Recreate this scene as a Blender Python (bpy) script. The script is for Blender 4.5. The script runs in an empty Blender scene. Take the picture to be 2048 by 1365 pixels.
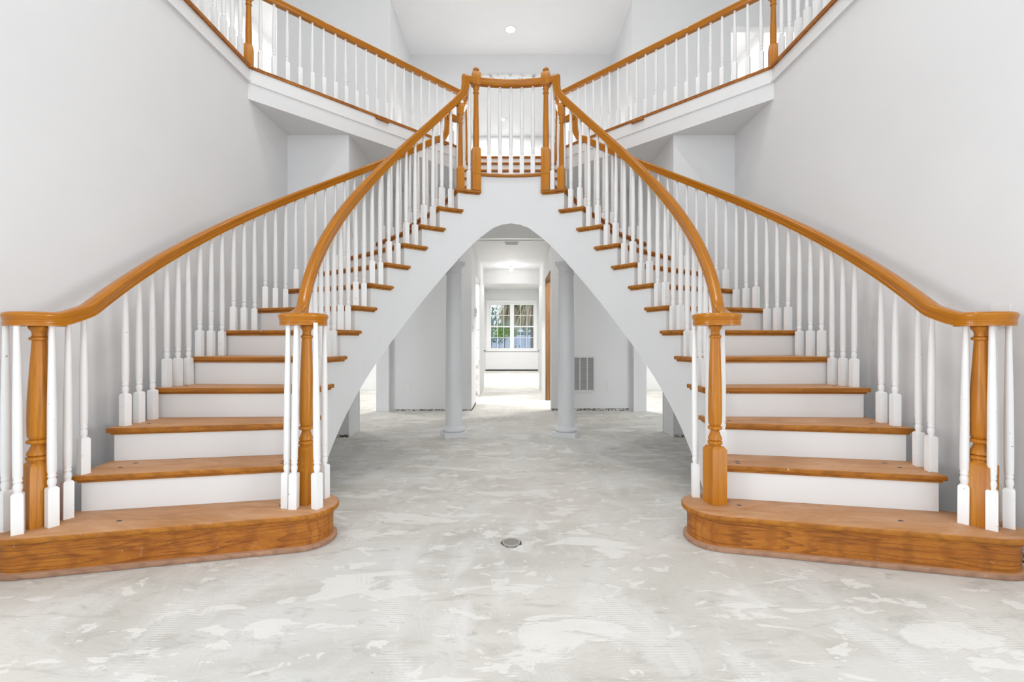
import bpy, bmesh, math, random
from mathutils import Vector, Matrix
random.seed(7)
sc = bpy.context.scene
COL = sc.collection
R_ = math.radians
# ------------------------------------------------------------------ camera
STEP = .19
EYE = 5.572 * STEP
cd = bpy.data.cameras.new('camera'); cam = bpy.data.objects.new('camera', cd); COL.objects.link(cam)
cd.sensor_width = 36; cd.lens = 900 / 2048 * 36; cd.clip_start = .05; cd.clip_end = 500
cam.location = (0, 0, EYE); cam.rotation_euler = (R_(90), 0, 0)
sc.camera = cam
# ------------------------------------------------------------------ world (bright overcast daylight) and exposure
w = bpy.data.worlds.new('world'); sc.world = w; w.use_nodes = True
bg = w.node_tree.nodes['Background']; bg.inputs[0].default_value = (.90, .95, 1, 1); bg.inputs[1].default_value = 2.0
vs = sc.view_settings
vs.view_transform = 'Standard'; vs.look = 'None'; vs.gamma = 1; vs.use_curve_mapping = False
vs.exposure = -0.66
def area(name, loc, rot, sx, sy, power, color=(1, 1, 1), shape='RECTANGLE', spread=180):
    l = bpy.data.lights.new(name, 'AREA'); l.shape = shape; l.size = sx
    if shape == 'RECTANGLE': l.size_y = sy
    l.energy = power; l.color = color; l.spread = R_(spread)
    o = bpy.data.objects.new(name, l); COL.objects.link(o); o.location = loc; o.rotation_euler = rot
    return o
# daylight through the tall glazed entrance front behind the camera
area('entrance_daylight', (0, -3.4, 3.6), (R_(90), 0, 0), 4.6, 6.2, 140, (.94, .97, 1))

area('left_side_fill', (-6.85, -.6, 1.45), (R_(90), 0, R_(-90)), 3.6, 1.9, 380, (.94, .97, 1))  # added fill from an invented window, brightening the right foyer wall
area('right_side_fill', (6.85, -.6, 1.45), (R_(90), 0, R_(90)), 3.6, 1.9, 380, (.94, .97, 1))  # matching added fill for the left foyer wall

# ------------------------------------------------------------------ materials
MATS = {}
def newmat(name):
    m = bpy.data.materials.new(name); m.use_nodes = True; MATS[name] = m
    nt = m.node_tree; b = nt.nodes['Principled BSDF']; return m, nt, b
def N(nt, t, **kw):
    n = nt.nodes.new(t)
    for k, v in kw.items():
        if k.startswith('_'): setattr(n, k[1:], v)
        else: n.inputs[k.replace('__', ' ')].default_value = v
    return n
def ramp(nt, src, stops):
    r = nt.nodes.new('ShaderNodeValToRGB'); nt.links.new(src, r.inputs[0])
    while len(r.color_ramp.elements) < len(stops): r.color_ramp.elements.new(.5)
    for e, (p, c) in zip(r.color_ramp.elements, stops):
        e.position = p; e.color = (*c, 1) if len(c) == 3 else c
    return r
def mixc(nt, fac, a, b, mode='MIX'):
    m = nt.nodes.new('ShaderNodeMix'); m.data_type = 'RGBA'; m.blend_type = mode
    for i, v in ((0, fac), (6, a), (7, b)):
        if hasattr(v, 'type') and hasattr(v, 'links'): nt.links.new(v, m.inputs[i])
        elif i == 0: m.inputs[0].default_value = v
        else: m.inputs[i].default_value = (*v, 1)
    return m.outputs[2]
def coords(nt, kind='Object', scale=(1, 1, 1)):
    tc = nt.nodes.new('ShaderNodeTexCoord'); mp = nt.nodes.new('ShaderNodeMapping')
    mp.inputs['Scale'].default_value = scale
    nt.links.new(tc.outputs[kind], mp.inputs[0]); return mp.outputs[0]
def noise(nt, vec, scale, detail=4, rough=.55, dist=0):
    n = N(nt, 'ShaderNodeTexNoise', Scale=scale, Detail=detail, Roughness=rough, Distortion=dist)
    nt.links.new(vec, n.inputs['Vector']); return n.outputs['Fac']
def bump(nt, b, h, strength, dist=.01):
    n = N(nt, 'ShaderNodeBump', Strength=strength, Distance=dist)
    nt.links.new(h, n.inputs['Height']); nt.links.new(n.outputs[0], b.inputs['Normal'])
def plaster(name, col, rough=.75, bs=.12):
    m, nt, b = newmat(name)
    v = coords(nt); n = noise(nt, v, 1.3, 5)
    r = ramp(nt, n, [(.3, tuple(c * .965 for c in col)), (.7, col)])
    nt.links.new(r.outputs[0], b.inputs['Base Color']); b.inputs['Roughness'].default_value = rough
    bump(nt, b, noise(nt, v, 160, 2), bs, .002)
    return m
plaster('wall', (.80, .805, .81))
plaster('ceil', (.84, .84, .84))
plaster('trimwhite', (.84, .845, .845), .42, .05)
plaster('column', (.80, .805, .82), .5, .04)
def paintwhite():                                     # painted balusters: scuffs and small chips
    m, nt, b = newmat('baluster')
    v = coords(nt, 'Object')
    oi = nt.nodes.new('ShaderNodeObjectInfo')
    ad = nt.nodes.new('ShaderNodeVectorMath'); ad.operation = 'ADD'
    nt.links.new(v, ad.inputs[0])
    mul = nt.nodes.new('ShaderNodeVectorMath'); mul.operation = 'SCALE'; mul.inputs[3].default_value = 30
    cb = nt.nodes.new('ShaderNodeCombineXYZ')
    for i in range(3): nt.links.new(oi.outputs['Random'], cb.inputs[i])
    nt.links.new(cb.outputs[0], mul.inputs[0]); nt.links.new(mul.outputs[0], ad.inputs[1])
    n = noise(nt, ad.outputs[0], 55, 3)
    r = ramp(nt, n, [(.24, (.38, .33, .28)), (.29, (.86, .86, .855))])
    nt.links.new(r.outputs[0], b.inputs['Base Color']); b.inputs['Roughness'].default_value = .4
paintwhite()
def oak(name, axis, base, dark, rough=.32, dusty=0, kind='Object', gs=1.0):
    m, nt, b = newmat(name)
    st = {'x': (.45, 9, 9), 'y': (9, 1.1, 9), 'z': (9, 9, .4), 'u': (1.2, 1.2, 1.2)}[axis]
    v = coords(nt, kind, st)
    a = noise(nt, v, 3.2 * gs, 5, .55, .45)
    wv = N(nt, 'ShaderNodeTexWave', Scale=1.3 * gs, Distortion=4, Detail=2); wv.wave_type = 'RINGS'
    wv.inputs['Detail Scale'].default_value = 1.2
    nt.links.new(v, wv.inputs['Vector'])
    f = noise(nt, v, 26 * gs, 3, .6)
    c1 = ramp(nt, a, [(.3, dark), (.62, base)]).outputs[0]
    c2 = mixc(nt, ramp(nt, wv.outputs['Fac'], [(.0, (.38, .38, .38)), (.35, (0, 0, 0))]).outputs[0], c1, tuple(x * .62 for x in dark))
    c3 = mixc(nt, ramp(nt, f, [(.35, (.35, .35, .35)), (.5, (0, 0, 0))]).outputs[0], c2, tuple(x * .7 for x in dark))
    out = c3
    if dusty:
        w2 = coords(nt, 'Object', (1, 1, 1))
        g = nt.nodes.new('ShaderNodeNewGeometry'); sp = nt.nodes.new('ShaderNodeSeparateXYZ')
        nt.links.new(g.outputs['Normal'], sp.inputs[0])
        up = ramp(nt, sp.outputs[2], [(.55, (0, 0, 0)), (.95, (1, 1, 1))]).outputs[0]
        d = ramp(nt, noise(nt, coords(nt, 'Object', (.5, 1.6, 1)), 4.5, 8, .7, .8), [(.30, (.25, .25, .25)), (.66, (1, 1, 1))]).outputs[0]
        fm = mixc(nt, 1.0, up, d, 'MULTIPLY')
        fm = mixc(nt, 1.0, fm, (dusty, dusty, dusty), 'MULTIPLY')
        out = mixc(nt, fm, out, (.62, .35, .19))
        sp2 = ramp(nt, noise(nt, w2, 34, 3, .6, .4), [(.70, (0, 0, 0)), (.76, (.75, .75, .75))]).outputs[0]
        out = mixc(nt, sp2, out, (.66, .56, .47))
        scuff = ramp(nt, noise(nt, w2, 11, 8, .75, 2.5), [(.6, (0, 0, 0)), (.75, (.4, .4, .4))]).outputs[0]
        out = mixc(nt, scuff, out, (.62, .45, .33))
    nt.links.new(out, b.inputs['Base Color'])
    b.inputs['Specular IOR Level'].default_value = .38
    b.inputs['Roughness'].default_value = rough if not dusty else .55
    bump(nt, b, f, .08, .002)
    return m
GOLD = (.57, .22, .016); GOLDD = (.43, .14, .006)
oak('oak_post', 'z', GOLD, GOLDD)
oak('oak_rail', 'u', (.55, .205, .007), (.40, .125, .003), .17, kind='UV')
oak('oak_tread', 'x', (.46, .175, .016), (.31, .10, .006), dusty=1.0)
oak('oak_step', 'x', (.47, .17, .018), (.33, .095, .008), .4, dusty=.85, gs=.8)
def board_grain():                                    # long flat-sawn figure for the bottom step's face
    m = MATS['oak_step']; nt = m.node_tree; b = nt.nodes['Principled BSDF']
    old = b.inputs['Base Color'].links[0].from_socket
    v = coords(nt, 'Object', (.22, .22, 3.0))
    n = noise(nt, v, 2.2, 3, .5, .25)
    k = nt.nodes.new('ShaderNodeMath'); k.operation = 'MULTIPLY'; k.inputs[1].default_value = 17; nt.links.new(n, k.inputs[0])
    f = nt.nodes.new('ShaderNodeMath'); f.operation = 'FRACT'; nt.links.new(k.outputs[0], f.inputs[0])
    l = ramp(nt, f.outputs[0], [(0, (.75, .75, .75)), (.10, (.45, .45, .45)), (.32, (0, 0, 0)), (.9, (0, 0, 0)), (1, (.75, .75, .75))]).outputs[0]
    nt.links.new(mixc(nt, l, old, (.17, .045, .004)), b.inputs['Base Color'])
board_grain()
oak('oak_shoe', 'x', (.42, .24, .15), (.30, .16, .10), .6, dusty=.8)
oak('raw_wood', 'z', (.36, .20, .095), (.22, .11, .045), .8)
def simple(name, col, rough=.5, metal=0, emit=None, es=1):
    m, nt, b = newmat(name)
    n = noise(nt, coords(nt), 6, 3)
    r = ramp(nt, n, [(.3, tuple(c * .93 for c in col)), (.7, col)])
    nt.links.new(r.outputs[0], b.inputs['Base Color'])
    b.inputs['Roughness'].default_value = rough; b.inputs['Metallic'].default_value = metal
    if emit: b.inputs['Emission Color'].default_value = (*emit, 1); b.inputs['Emission Strength'].default_value = es
    return m
simple('plastic', (.83, .83, .82), .35)
simple('dark', (.03, .027, .025), .9)
simple('slot', (.10, .10, .11), .8)
simple('lens', (.9, .9, .9), .4, 0, (1, .98, .94), 14)
simple('grillemetal', (.78, .775, .75), .45)
simple('grilleslat', (.50, .50, .50), .5)
simple('steel', (.27, .25, .22), .6, 0)
simple('concrete_raw', (.52, .51, .49), .9)
def floor_mat():
    m, nt, b = newmat('screed')
    v = coords(nt); va = coords(nt, 'Object', (.6, 1.5, 1)); vb = coords(nt, 'Object', (1.4, .7, 1))
    G = lambda g: (g, g, g)
    warm = noise(nt, v, .45, 3, .5, .3)
    base = ramp(nt, warm, [(.34, (.655, .655, .64)), (.50, (.67, .65, .605)), (.66, (.655, .615, .56))]).outputs[0]
    c = mixc(nt, ramp(nt, noise(nt, va, 1.6, 7, .62, .8), [(.34, G(.9)), (.56, G(0))]).outputs[0], base, (.53, .51, .46))
    c = mixc(nt, ramp(nt, noise(nt, vb, 2.6, 8, .65, 1.2), [(.50, G(0)), (.70, G(.8))]).outputs[0], c, (.74, .73, .705))
    c = mixc(nt, ramp(nt, noise(nt, va, 7, 8, .7, 1.5), [(.30, G(.9)), (.46, G(0))]).outputs[0], c, (.47, .455, .42))
    # off-white skim patches, large and small, with torn edges
    p1 = ramp(nt, noise(nt, va, 3.3, 10, .57, .7), [(.572, G(0)), (.592, G(.75))]).outputs[0]
    p2 = ramp(nt, noise(nt, coords(nt, 'Object', (.75, 1.25, 2)), 8.5, 9, .6, .5), [(.592, G(0)), (.61, G(.75))]).outputs[0]
    patch = mixc(nt, 1.0, p1, p2, 'LIGHTEN')
    c = mixc(nt, patch, c, (.80, .785, .75))
    # trowel ridges in two directions, only here and there
    for i, (sc_, off, ms, dr) in enumerate((((.10, 1, 1), 24, 2.6, 'Y'), ((1, .35, 1), 30, 3.4, 'DIAGONAL'))):
        wv = N(nt, 'ShaderNodeTexWave', Scale=off, Distortion=3.0, Detail=2); wv.bands_direction = dr
        wv.inputs['Detail Scale'].default_value = .9
        nt.links.new(coords(nt, 'Object', sc_), wv.inputs['Vector'])
        msk = ramp(nt, noise(nt, coords(nt, 'Object', (1.3, 1.7, 1)) if i else vb, ms, 5, .6, .6), [(.56 if i else .52, G(0)), (.66 if i else .62, G(.5 if i else .9))]).outputs[0]
        tm = mixc(nt, 1.0, msk, ramp(nt, wv.outputs['Fac'], [(.5, G(0)), (.8, G(.85))]).outputs[0], 'MULTIPLY')
        c = mixc(nt, tm, c, (.77, .76, .735) if i == 0 else (.58, .57, .54))
    s = noise(nt, coords(nt, 'Object', (1.0, 4.0, 1)), 13, 8, .72, 1.8)
    c = mixc(nt, ramp(nt, s, [(.31, G(.7)), (.40, G(0))]).outputs[0], c, (.42, .41, .385))
    sp = noise(nt, v, 75, 2, .5)
    c = mixc(nt, ramp(nt, sp, [(.20, G(.8)), (.235, G(0))]).outputs[0], c, (.22, .21, .20))
    nt.links.new(c, b.inputs['Base Color']); b.inputs['Roughness'].default_value = .78
    h = nt.nodes.new('ShaderNodeMath'); h.operation = 'ADD'
    sx = nt.nodes.new('ShaderNodeRGBToBW'); nt.links.new(patch, sx.inputs[0])
    nt.links.new(sx.outputs[0], h.inputs[0]); nt.links.new(s, h.inputs[1])
    bump(nt, b, h.outputs[0], .35, .004)
floor_mat()
def torn():
    m, nt, b = newmat('tornbase')
    v = coords(nt, 'Object', (1, 1, 1.6))
    n = noise(nt, v, 38, 4, .6)
    r = ramp(nt, n, [(.40, (.05, .04, .03)), (.5, (.30, .27, .24)), (.58, (.78, .77, .75))])
    nt.links.new(r.outputs[0], b.inputs['Base Color']); b.inputs['Roughness'].default_value = .9
torn()
def damaged():
    m, nt, b = newmat('damaged_plaster')
    v = coords(nt, 'Object', (1, 1, 1))
    n = noise(nt, v, 9, 6, .7)
    r = ramp(nt, n, [(.34, (.28, .26, .24)), (.42, (.6, .59, .57)), (.5, (.82, .82, .81))])
    nt.links.new(r.outputs[0], b.inputs['Base Color']); b.inputs['Roughness'].default_value = .9
damaged()
def glass():
    m, nt, b = newmat('glass'); nt.nodes.remove(b)
    t = nt.nodes.new('ShaderNodeBsdfTransparent'); g = N(nt, 'ShaderNodeBsdfGlossy', Roughness=.02)
    fr = N(nt, 'ShaderNodeFresnel', IOR=1.2); mx = nt.nodes.new('ShaderNodeMixShader')
    nt.links.new(fr.outputs[0], mx.inputs[0]); nt.links.new(t.outputs[0], mx.inputs[1]); nt.links.new(g.outputs[0], mx.inputs[2])
    nt.links.new(mx.outputs[0], nt.nodes['Material Output'].inputs[0])
glass()
simple('leaf', (.20, .36, .12), .6); simple('leaf_light', (.42, .62, .20), .6)
simple('leaf_blue', (.30, .44, .42), .6)
simple('dead_frond', (.62, .53, .42), .8); simple('palm_bark', (.36, .33, .34), .9)
simple('lawn', (.23, .30, .12), .9); simple('water_panel', (.66, .74, .86), .8)
simple('boat', (.80, .83, .86), .5); simple('pier', (.30, .35, .42), .7)
m_, nt_, b_ = newmat('water')
b_.inputs['Base Color'].default_value = (.62, .72, .86, 1); b_.inputs['Roughness'].default_value = .25
bump(nt_, b_, noise(nt_, coords(nt_), 3, 3), .3, .05)

# ------------------------------------------------------------------ geometry helpers
def link(name, me, mat, parent=None, smooth=False):
    o = bpy.data.objects.new(name, me); COL.objects.link(o)
    if mat and not me.materials: me.materials.append(MATS[mat])
    if smooth:
        for p in me.polygons: p.use_smooth = True
    if parent is not None:
        o.parent = parent
        o.matrix_parent_inverse = Matrix.Translation(-Vector(parent.location))
    return o
def fin(bm, name, smooth=None):
    bmesh.ops.recalc_face_normals(bm, faces=bm.faces[:])
    me = bpy.data.meshes.new(name); bm.to_mesh(me); bm.free()
    if smooth is not None:
        for p in me.polygons: p.use_smooth = True
        me.set_sharp_from_angle(angle=R_(smooth))
    return me
def box(bm, x0, x1, y0, y1, z0, z1):
    vs_ = [bm.verts.new(p) for p in ((x0, y0, z0), (x1, y0, z0), (x1, y1, z0), (x0, y1, z0), (x0, y0, z1), (x1, y0, z1), (x1, y1, z1), (x0, y1, z1))]
    for f in ((0, 1, 2, 3), (4, 5, 6, 7), (0, 1, 5, 4), (1, 2, 6, 5), (2, 3, 7, 6), (3, 0, 4, 7)):
        bm.faces.new([vs_[i] for i in f])
    return vs_
def prism(bm, pts, z0, z1):
    a = [bm.verts.new((x, y, z0)) for x, y in pts]; b = [bm.verts.new((x, y, z1)) for x, y in pts]
    n = len(pts)
    bm.faces.new(a); bm.faces.new(b)
    for i in range(n): bm.faces.new((a[i], a[(i + 1) % n], b[(i + 1) % n], b[i]))
    return a, b
def bevel_caps(bm, off, seg, zs):
    es = [e for e in bm.edges if abs(e.verts[0].co.z - e.verts[1].co.z) < 1e-6 and len(e.link_faces) == 2
          and any(abs(f.normal.z) < .5 for f in e.link_faces)]
    bmesh.ops.bevel(bm, geom=es, offset=off, segments=seg, profile=.5, affect='EDGES', clamp_overlap=True)
def mesh_boxes(name, boxes, mat, parent=None, bev=0):
    bm = bmesh.new()
    for b in boxes: box(bm, *b)
    if bev:
        bmesh.ops.recalc_face_normals(bm, faces=bm.faces[:])
        bmesh.ops.bevel(bm, geom=bm.edges[:], offset=bev, segments=2, affect='EDGES', clamp_overlap=True)
    return link(name, fin(bm, name), mat, parent)
def mesh_prism(name, pts, z0, z1, mat, parent=None, bev=0, seg=3, smooth=None):
    bm = bmesh.new(); prism(bm, pts, z0, z1)
    if bev:
        bmesh.ops.recalc_face_normals(bm, faces=bm.faces[:]); bm.normal_update()
        bevel_caps(bm, bev, seg, None)
    return link(name, fin(bm, name, smooth), mat, parent)
def lathe(bm, prof, n=12, ox=0, oy=0, cap=True):
    rings = []
    for r, z in prof:
        rings.append([bm.verts.new((ox + r * math.cos(2 * math.pi * i / n), oy + r * math.sin(2 * math.pi * i / n), z)) for i in range(n)])
    for a, b in zip(rings, rings[1:]):
        for i in range(n): bm.faces.new((a[i], a[(i + 1) % n], b[(i + 1) % n], b[i]))
    if cap: bm.faces.new(rings[0]); bm.faces.new(rings[-1])
def block(bm, wd, z0, z1, cham, top=True, bot=False):
    """square block whose top (and bottom) shoulders are turned down to a round"""
    h = wd / 2; lv = []
    if bot: lv.append((h * .72, z0)); lv.append((h, z0 + cham))
    else: lv.append((h, z0))
    if top: lv.append((h, z1 - cham)); lv.append((h * .72, z1))
    else: lv.append((h, z1))
    rings = [[bm.verts.new((sx * r, sy * r, z)) for sx, sy in ((-1, -1), (1, -1), (1, 1), (-1, 1))] for r, z in lv]
    for a, b in zip(rings, rings[1:]):
        for i in range(4): bm.faces.new((a[i], a[(i + 1) % 4], b[(i + 1) % 4], b[i]))
    bm.faces.new(rings[0]); bm.faces.new(rings[-1])
RAILP = [(0, .033), (.015, .032), (.026, .028), (.0315, .021), (.031, .013), (.0275, .004), (.025, -.006), (.0245, -.012), (.027, -.014),
         (.027, -.019), (.0245, -.021), (.0255, -.032), (0, -.032)]
RAILP = RAILP + [(-x, z) for x, z in reversed(RAILP[1:-1])]
def sweep(name, pts, sides, mat, parent, prof=RAILP, u0=0):
    """prof swept along pts; sides = horizontal side vector at each point (never degenerate, even where the rail runs straight up)"""
    bm = bmesh.new(); uvl = bm.loops.layers.uv.new('UVMap')
    pts = [Vector(p) for p in pts]; rings = []; us = [u0]
    for i, p in enumerate(pts):
        t = (pts[min(i + 1, len(pts) - 1)] - pts[max(i - 1, 0)]).normalized()
        s = Vector(sides[i]).normalized(); s = (s - t * s.dot(t)).normalized()
        up = s.cross(t)
        if up.z < -1e-4: up = -up
        elif abs(up.z) <= 1e-4 and i: up = rings[-1][1] if up.dot(rings[-1][1]) > 0 else -up
        if i and up.dot(rings[-1][1]) < 0: up = -up
        rings.append(([bm.verts.new(p + s * a + up * b) for a, b in prof], up))
        if i: us.append(us[-1] + (p - pts[i - 1]).length)
    n = len(prof)
    for k in range(len(rings) - 1):
        a, b = rings[k][0], rings[k + 1][0]
        for i in range(n):
            f = bm.faces.new((a[i], a[(i + 1) % n], b[(i + 1) % n], b[i]))
            for l, (u, v) in zip(f.loops, ((us[k], i), (us[k], i + 1), (us[k + 1], i + 1), (us[k + 1], i))): l[uvl].uv = (u, v * .35)
    bm.faces.new(rings[0][0]); bm.faces.new(rings[-1][0])
    return link(name, fin(bm, name, 50), mat, parent)
def side_of(pts):
    out = []
    for i in range(len(pts)):
        a = Vector(pts[max(i - 1, 0)]); b = Vector(pts[min(i + 1, len(pts) - 1)]); t = b - a; t.z = 0
        out.append(Vector((t.y, -t.x, 0)).normalized() if t.length > 1e-4 else out[-1])
    return out
def smoothpath(pts, n=6):
    """Catmull-Rom through pts"""
    P = [Vector(p) for p in pts]; P = [P[0] * 2 - P[1]] + P + [P[-1] * 2 - P[-2]]; out = []
    for i in range(1, len(P) - 2):
        for k in range(n):
            t = k / n; a, b, c, d = P[i - 1:i + 3]
            out.append(.5 * ((2 * b) + (c - a) * t + (2 * a - 5 * b + 4 * c - d) * t * t + (3 * b - a - 3 * c + d) * t ** 3))
    out.append(P[-2]); return out
def thing(name, label, cat, loc=(0, 0, 0), group=None):
    o = bpy.data.objects.new(name, None); COL.objects.link(o); o.location = loc; o.empty_display_size = .1
    o['label'] = label; o['category'] = cat
    if group: o['group'] = group
    return o
def tag(o, label, cat, group=None):
    o['label'] = label; o['category'] = cat
    if group: o['group'] = group
    return o
def struct(o, label=None, cat=None):
    o['kind'] = 'structure'
    if label: o['label'] = label
    if cat: o['category'] = cat
    return o

# ------------------------------------------------------------------ levels and plan
X0, Y0 = -.01, 3.0                   # centre of the two curved flights
ZL = 2.635                           # landing
ZU = 3.64                            # upper floor
ZS = 3.326                           # gallery soffit
XW = 2.46                            # foyer side walls
YC = 4.21                            # where the gallery turns at 45 degrees
YF = 4.95                            # wall face below the gallery
XI = 1.785                           # inner side walls
YB = 6.83                            # back wall with the hall opening
HW = .605                            # hall half width
ZH = 2.61                            # hall ceiling
YH = 9.8                             # end of the hall
YR = 16.0                            # far window wall
ZT = 7.4                             # foyer ceiling
ZA = 6.16                            # alcove ceiling
YA = 8.0                             # alcove back wall
def wallbox(name, boxes, label, mat='wall'):
    return struct(mesh_boxes(name, boxes, mat), label, 'wall')

# floor with the round drain hole
DX, DY = -.004, 2.372
bm = bmesh.new()
outer = [bm.verts.new(p) for p in ((-7, -3.6, 0), (7, -3.6, 0), (7, 16.2, 0), (-7, 16.2, 0))]
hole = []
for i in range(28):
    a = 2 * math.pi * i / 28
    r = .053 + (.012 * random.random() if math.sin(a) < .2 else 0) + (.012 if -2.2 < a - 2 * math.pi < -1.0 else 0)
    hole.append(bm.verts.new((DX + r * math.cos(a), DY + r * math.sin(a) - .004, 0)))
ed = [bm.edges.new((outer[i], outer[(i + 1) % 4])) for i in range(4)] + [bm.edges.new((hole[i], hole[(i + 1) % 28])) for i in range(28)]
bmesh.ops.triangle_fill(bm, use_beauty=True, edges=ed)
low = [bm.verts.new(v.co + Vector((0, 0, -.05))) for v in hole]
for i in range(28): bm.faces.new((hole[i], hole[(i + 1) % 28], low[(i + 1) % 28], low[i]))
bm.faces.new(low)
me = fin(bm, 'floor')
if me.polygons[0].normal.z < 0: me.flip_normals()
struct(link('floor', me, 'screed'), 'bare concrete floor with off-white skim patches', 'floor')

# side walls, upper gallery walls, ceilings
XO = 4.3
for s, sd in ((-1, 'left'), (1, 'right')):
    X = lambda a, b: tuple(sorted((X0 + s * a, X0 + s * b)))
    wallbox('wall_' + sd, [(*X(XW, XW + .14), 1.45, YF + .12, 0, ZS), (*X(XW, XW + .14), -3.5, 1.45, 2.7, ZS)], f'plain white foyer wall behind the {sd} curved flight')
    wallbox('wall_front_' + sd, [(*X(XI + .2, XW), YF, YF + .16, 0, ZS + .02), (*X(XI, XI + .2), YF, YF + .1, 0, ZS + .02)], f'narrow white wall under the {sd} gallery, facing the entrance')
    # inner side wall with the opening to the side room
    wallbox('wall_inner_' + sd, [(*X(XI, XI + .2), YF + .1, 5.28, 0, ZS + .02), (*X(XI, XI + .2), 5.28, 6.74, 2.03, ZS + .02), (*X(XI + .05, XI + .24), 6.74, YB, 0, ZS + .02)],
            f'white inner wall with cased opening to the {sd} side room')
    wallbox('wall_gallery_' + sd, [(*X(XO, XO + .12), -3.5, 9.5, ZU, ZT)], f'white outer wall of the {sd} gallery')
    # wall at the back of the gallery with a doorway
    dx0 = 3.49 if s < 0 else 3.27
    wallbox('wall_gallery_back_' + sd, [(*X(1.8, dx0), 6.7, 6.82, ZU, ZT), (*X(dx0, XO), 6.7, 6.82, 6.3 if s < 0 else 5.74, ZT), (*X(1.8, 1.9), 6.82, YA, ZU, ZA + .05)],
            f'white wall with doorway at the back of the {sd} gallery')
    wallbox('wall_bedroom_' + sd, [(*X(1.9, XO), 9.4, 9.5, ZU, ZT)], f'white bedroom wall seen through the {sd} gallery doorway')
    # outer wall and end wall of the side rooms below
    wallbox('wall_side_room_' + sd, [(*X(6.9, 7.0), -3.5, 16, 0, .5), (*X(6.9, 7.0), -3.5, 16, 2.4, ZS), (*X(6.9, 7.0), -3.5, -2.4, .5, 2.4), (*X(6.9, 7.0), 1.2, 6.2, .5, 2.4), (*X(6.9, 7.0), 9.5, 10.5, .5, 2.4), (*X(6.9, 7.0), 14, 16, .5, 2.4)],
            f'white outer wall of the {sd} side room with window openings')
    wallbox('wall_back_' + sd, [(*X(HW, XI + .08), YB, YB + .12, 0, ZS)], f'white back wall {sd} of the hall opening')
# the back wall over the hall and the alcove back wall with its rough-framed opening
wallbox('wall_hall_header', [(X0 - HW, X0 + HW, YB, YB + .12, ZH, ZS)], 'white wall strip above the hall opening')
wallbox('wall_alcove', [(X0 - 1.85, X0 - .80, YA, YA + .12, ZU, ZA), (X0 + .80, X0 + 1.85, YA, YA + .12, ZU, ZA), (X0 - .8, X0 + .8, YA, YA + .12, 5.80, ZA)],
        'white alcove back wall with wide opening behind the landing')
struct(mesh_boxes('trim_1', [(X0 - .80, X0 + .80, YA - .012, YA + .13, 5.757, 5.80)], 'damaged_plaster'), 'rough unfinished header edge over the upper opening', 'header')
wallbox('wall_upper_room', [(X0 - 3, X0 + 3, 11.2, 11.3, ZU, ZA + .1), (X0 - 3.1, X0 - 3, YA, 11.3, ZU, ZA + .1), (X0 + 3, X0 + 3.1, YA, 11.3, ZU, ZA + .1)], 'white wall of the room behind the upper opening')
struct(mesh_boxes('ceiling_upper_room', [(X0 - 3, X0 + 3, YA + .12, 11.3, ZA, ZA + .1)], 'ceil'), 'white ceiling of the room behind the upper opening', 'ceiling')
struct(mesh_boxes('ceiling_alcove', [(X0 - 1.85, X0 + 1.85, 6.7, YA + .12, ZA, ZA + .12), (X0 - 1.85, X0 + 1.85, 6.7, 6.82, ZA + .12, ZT)], 'ceil'), 'low white ceiling of the upper alcove with one downlight', 'ceiling')
struct(mesh_boxes('ceiling', [(-4.5, 4.5, -3.5, 6.82, ZT, ZT + .1)], 'ceil'), 'high white foyer ceiling', 'ceiling')
struct(mesh_boxes('ceiling_bedrooms', [(-4.5, X0 - 1.85, 6.82, 9.5, 6.4, 6.5), (X0 + 1.85, 4.5, 6.82, 9.5, 6.4, 6.5)], 'ceil'), 'white ceiling beyond the gallery doorways', 'ceiling')
# entrance front: two piers and a lintel around tall glazing
wallbox('wall_entrance', [(-4.5, -2.3, -3.6, -3.5, 0, ZT), (2.3, 4.5, -3.6, -3.5, 0, ZT), (-2.3, 2.3, -3.6, -3.5, 6.8, ZT)], 'white entrance wall around the tall glazing')

# upper floor slab (gallery) with its stepped fascia
gp = []
for s in (-1, 1):
    g = [(XO + .1, -3.5), (XW, -3.5), (XW, YC), (.62, YC + XW - .62), (.62, 6.3), (0, 6.3), (0, YA + 3.3), (XO + .1, YA + 3.3)]
    gp.append([(X0 + s * x, y) for x, y in g])
struct(mesh_prism('floor_gallery_left', gp[0], ZS, ZU - .022, 'wall'), 'white gallery floor edge over the left side', 'floor')
struct(mesh_prism('floor_gallery_right', gp[1], ZS, ZU - .022, 'wall'), 'white gallery floor edge over the right side', 'floor')
def band(s, z0, z1, out, name, mat, y0=-2.5, inn=0):
    """a strip following the gallery edge, standing proud by out"""
    k = math.tan(R_(22.5))
    a = [(XW - out, y0), (XW - out, YC + out * k), (.645, YC + out * k + XW - out - .645)]
    b = [(.645, YC + XW - .645 + .02), (XW + .02, YC - .0), (XW + .02, y0)]
    return mesh_prism(name, [(X0 + s * x, y) for x, y in a + b], z0, z1, mat)
tn = 2
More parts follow.
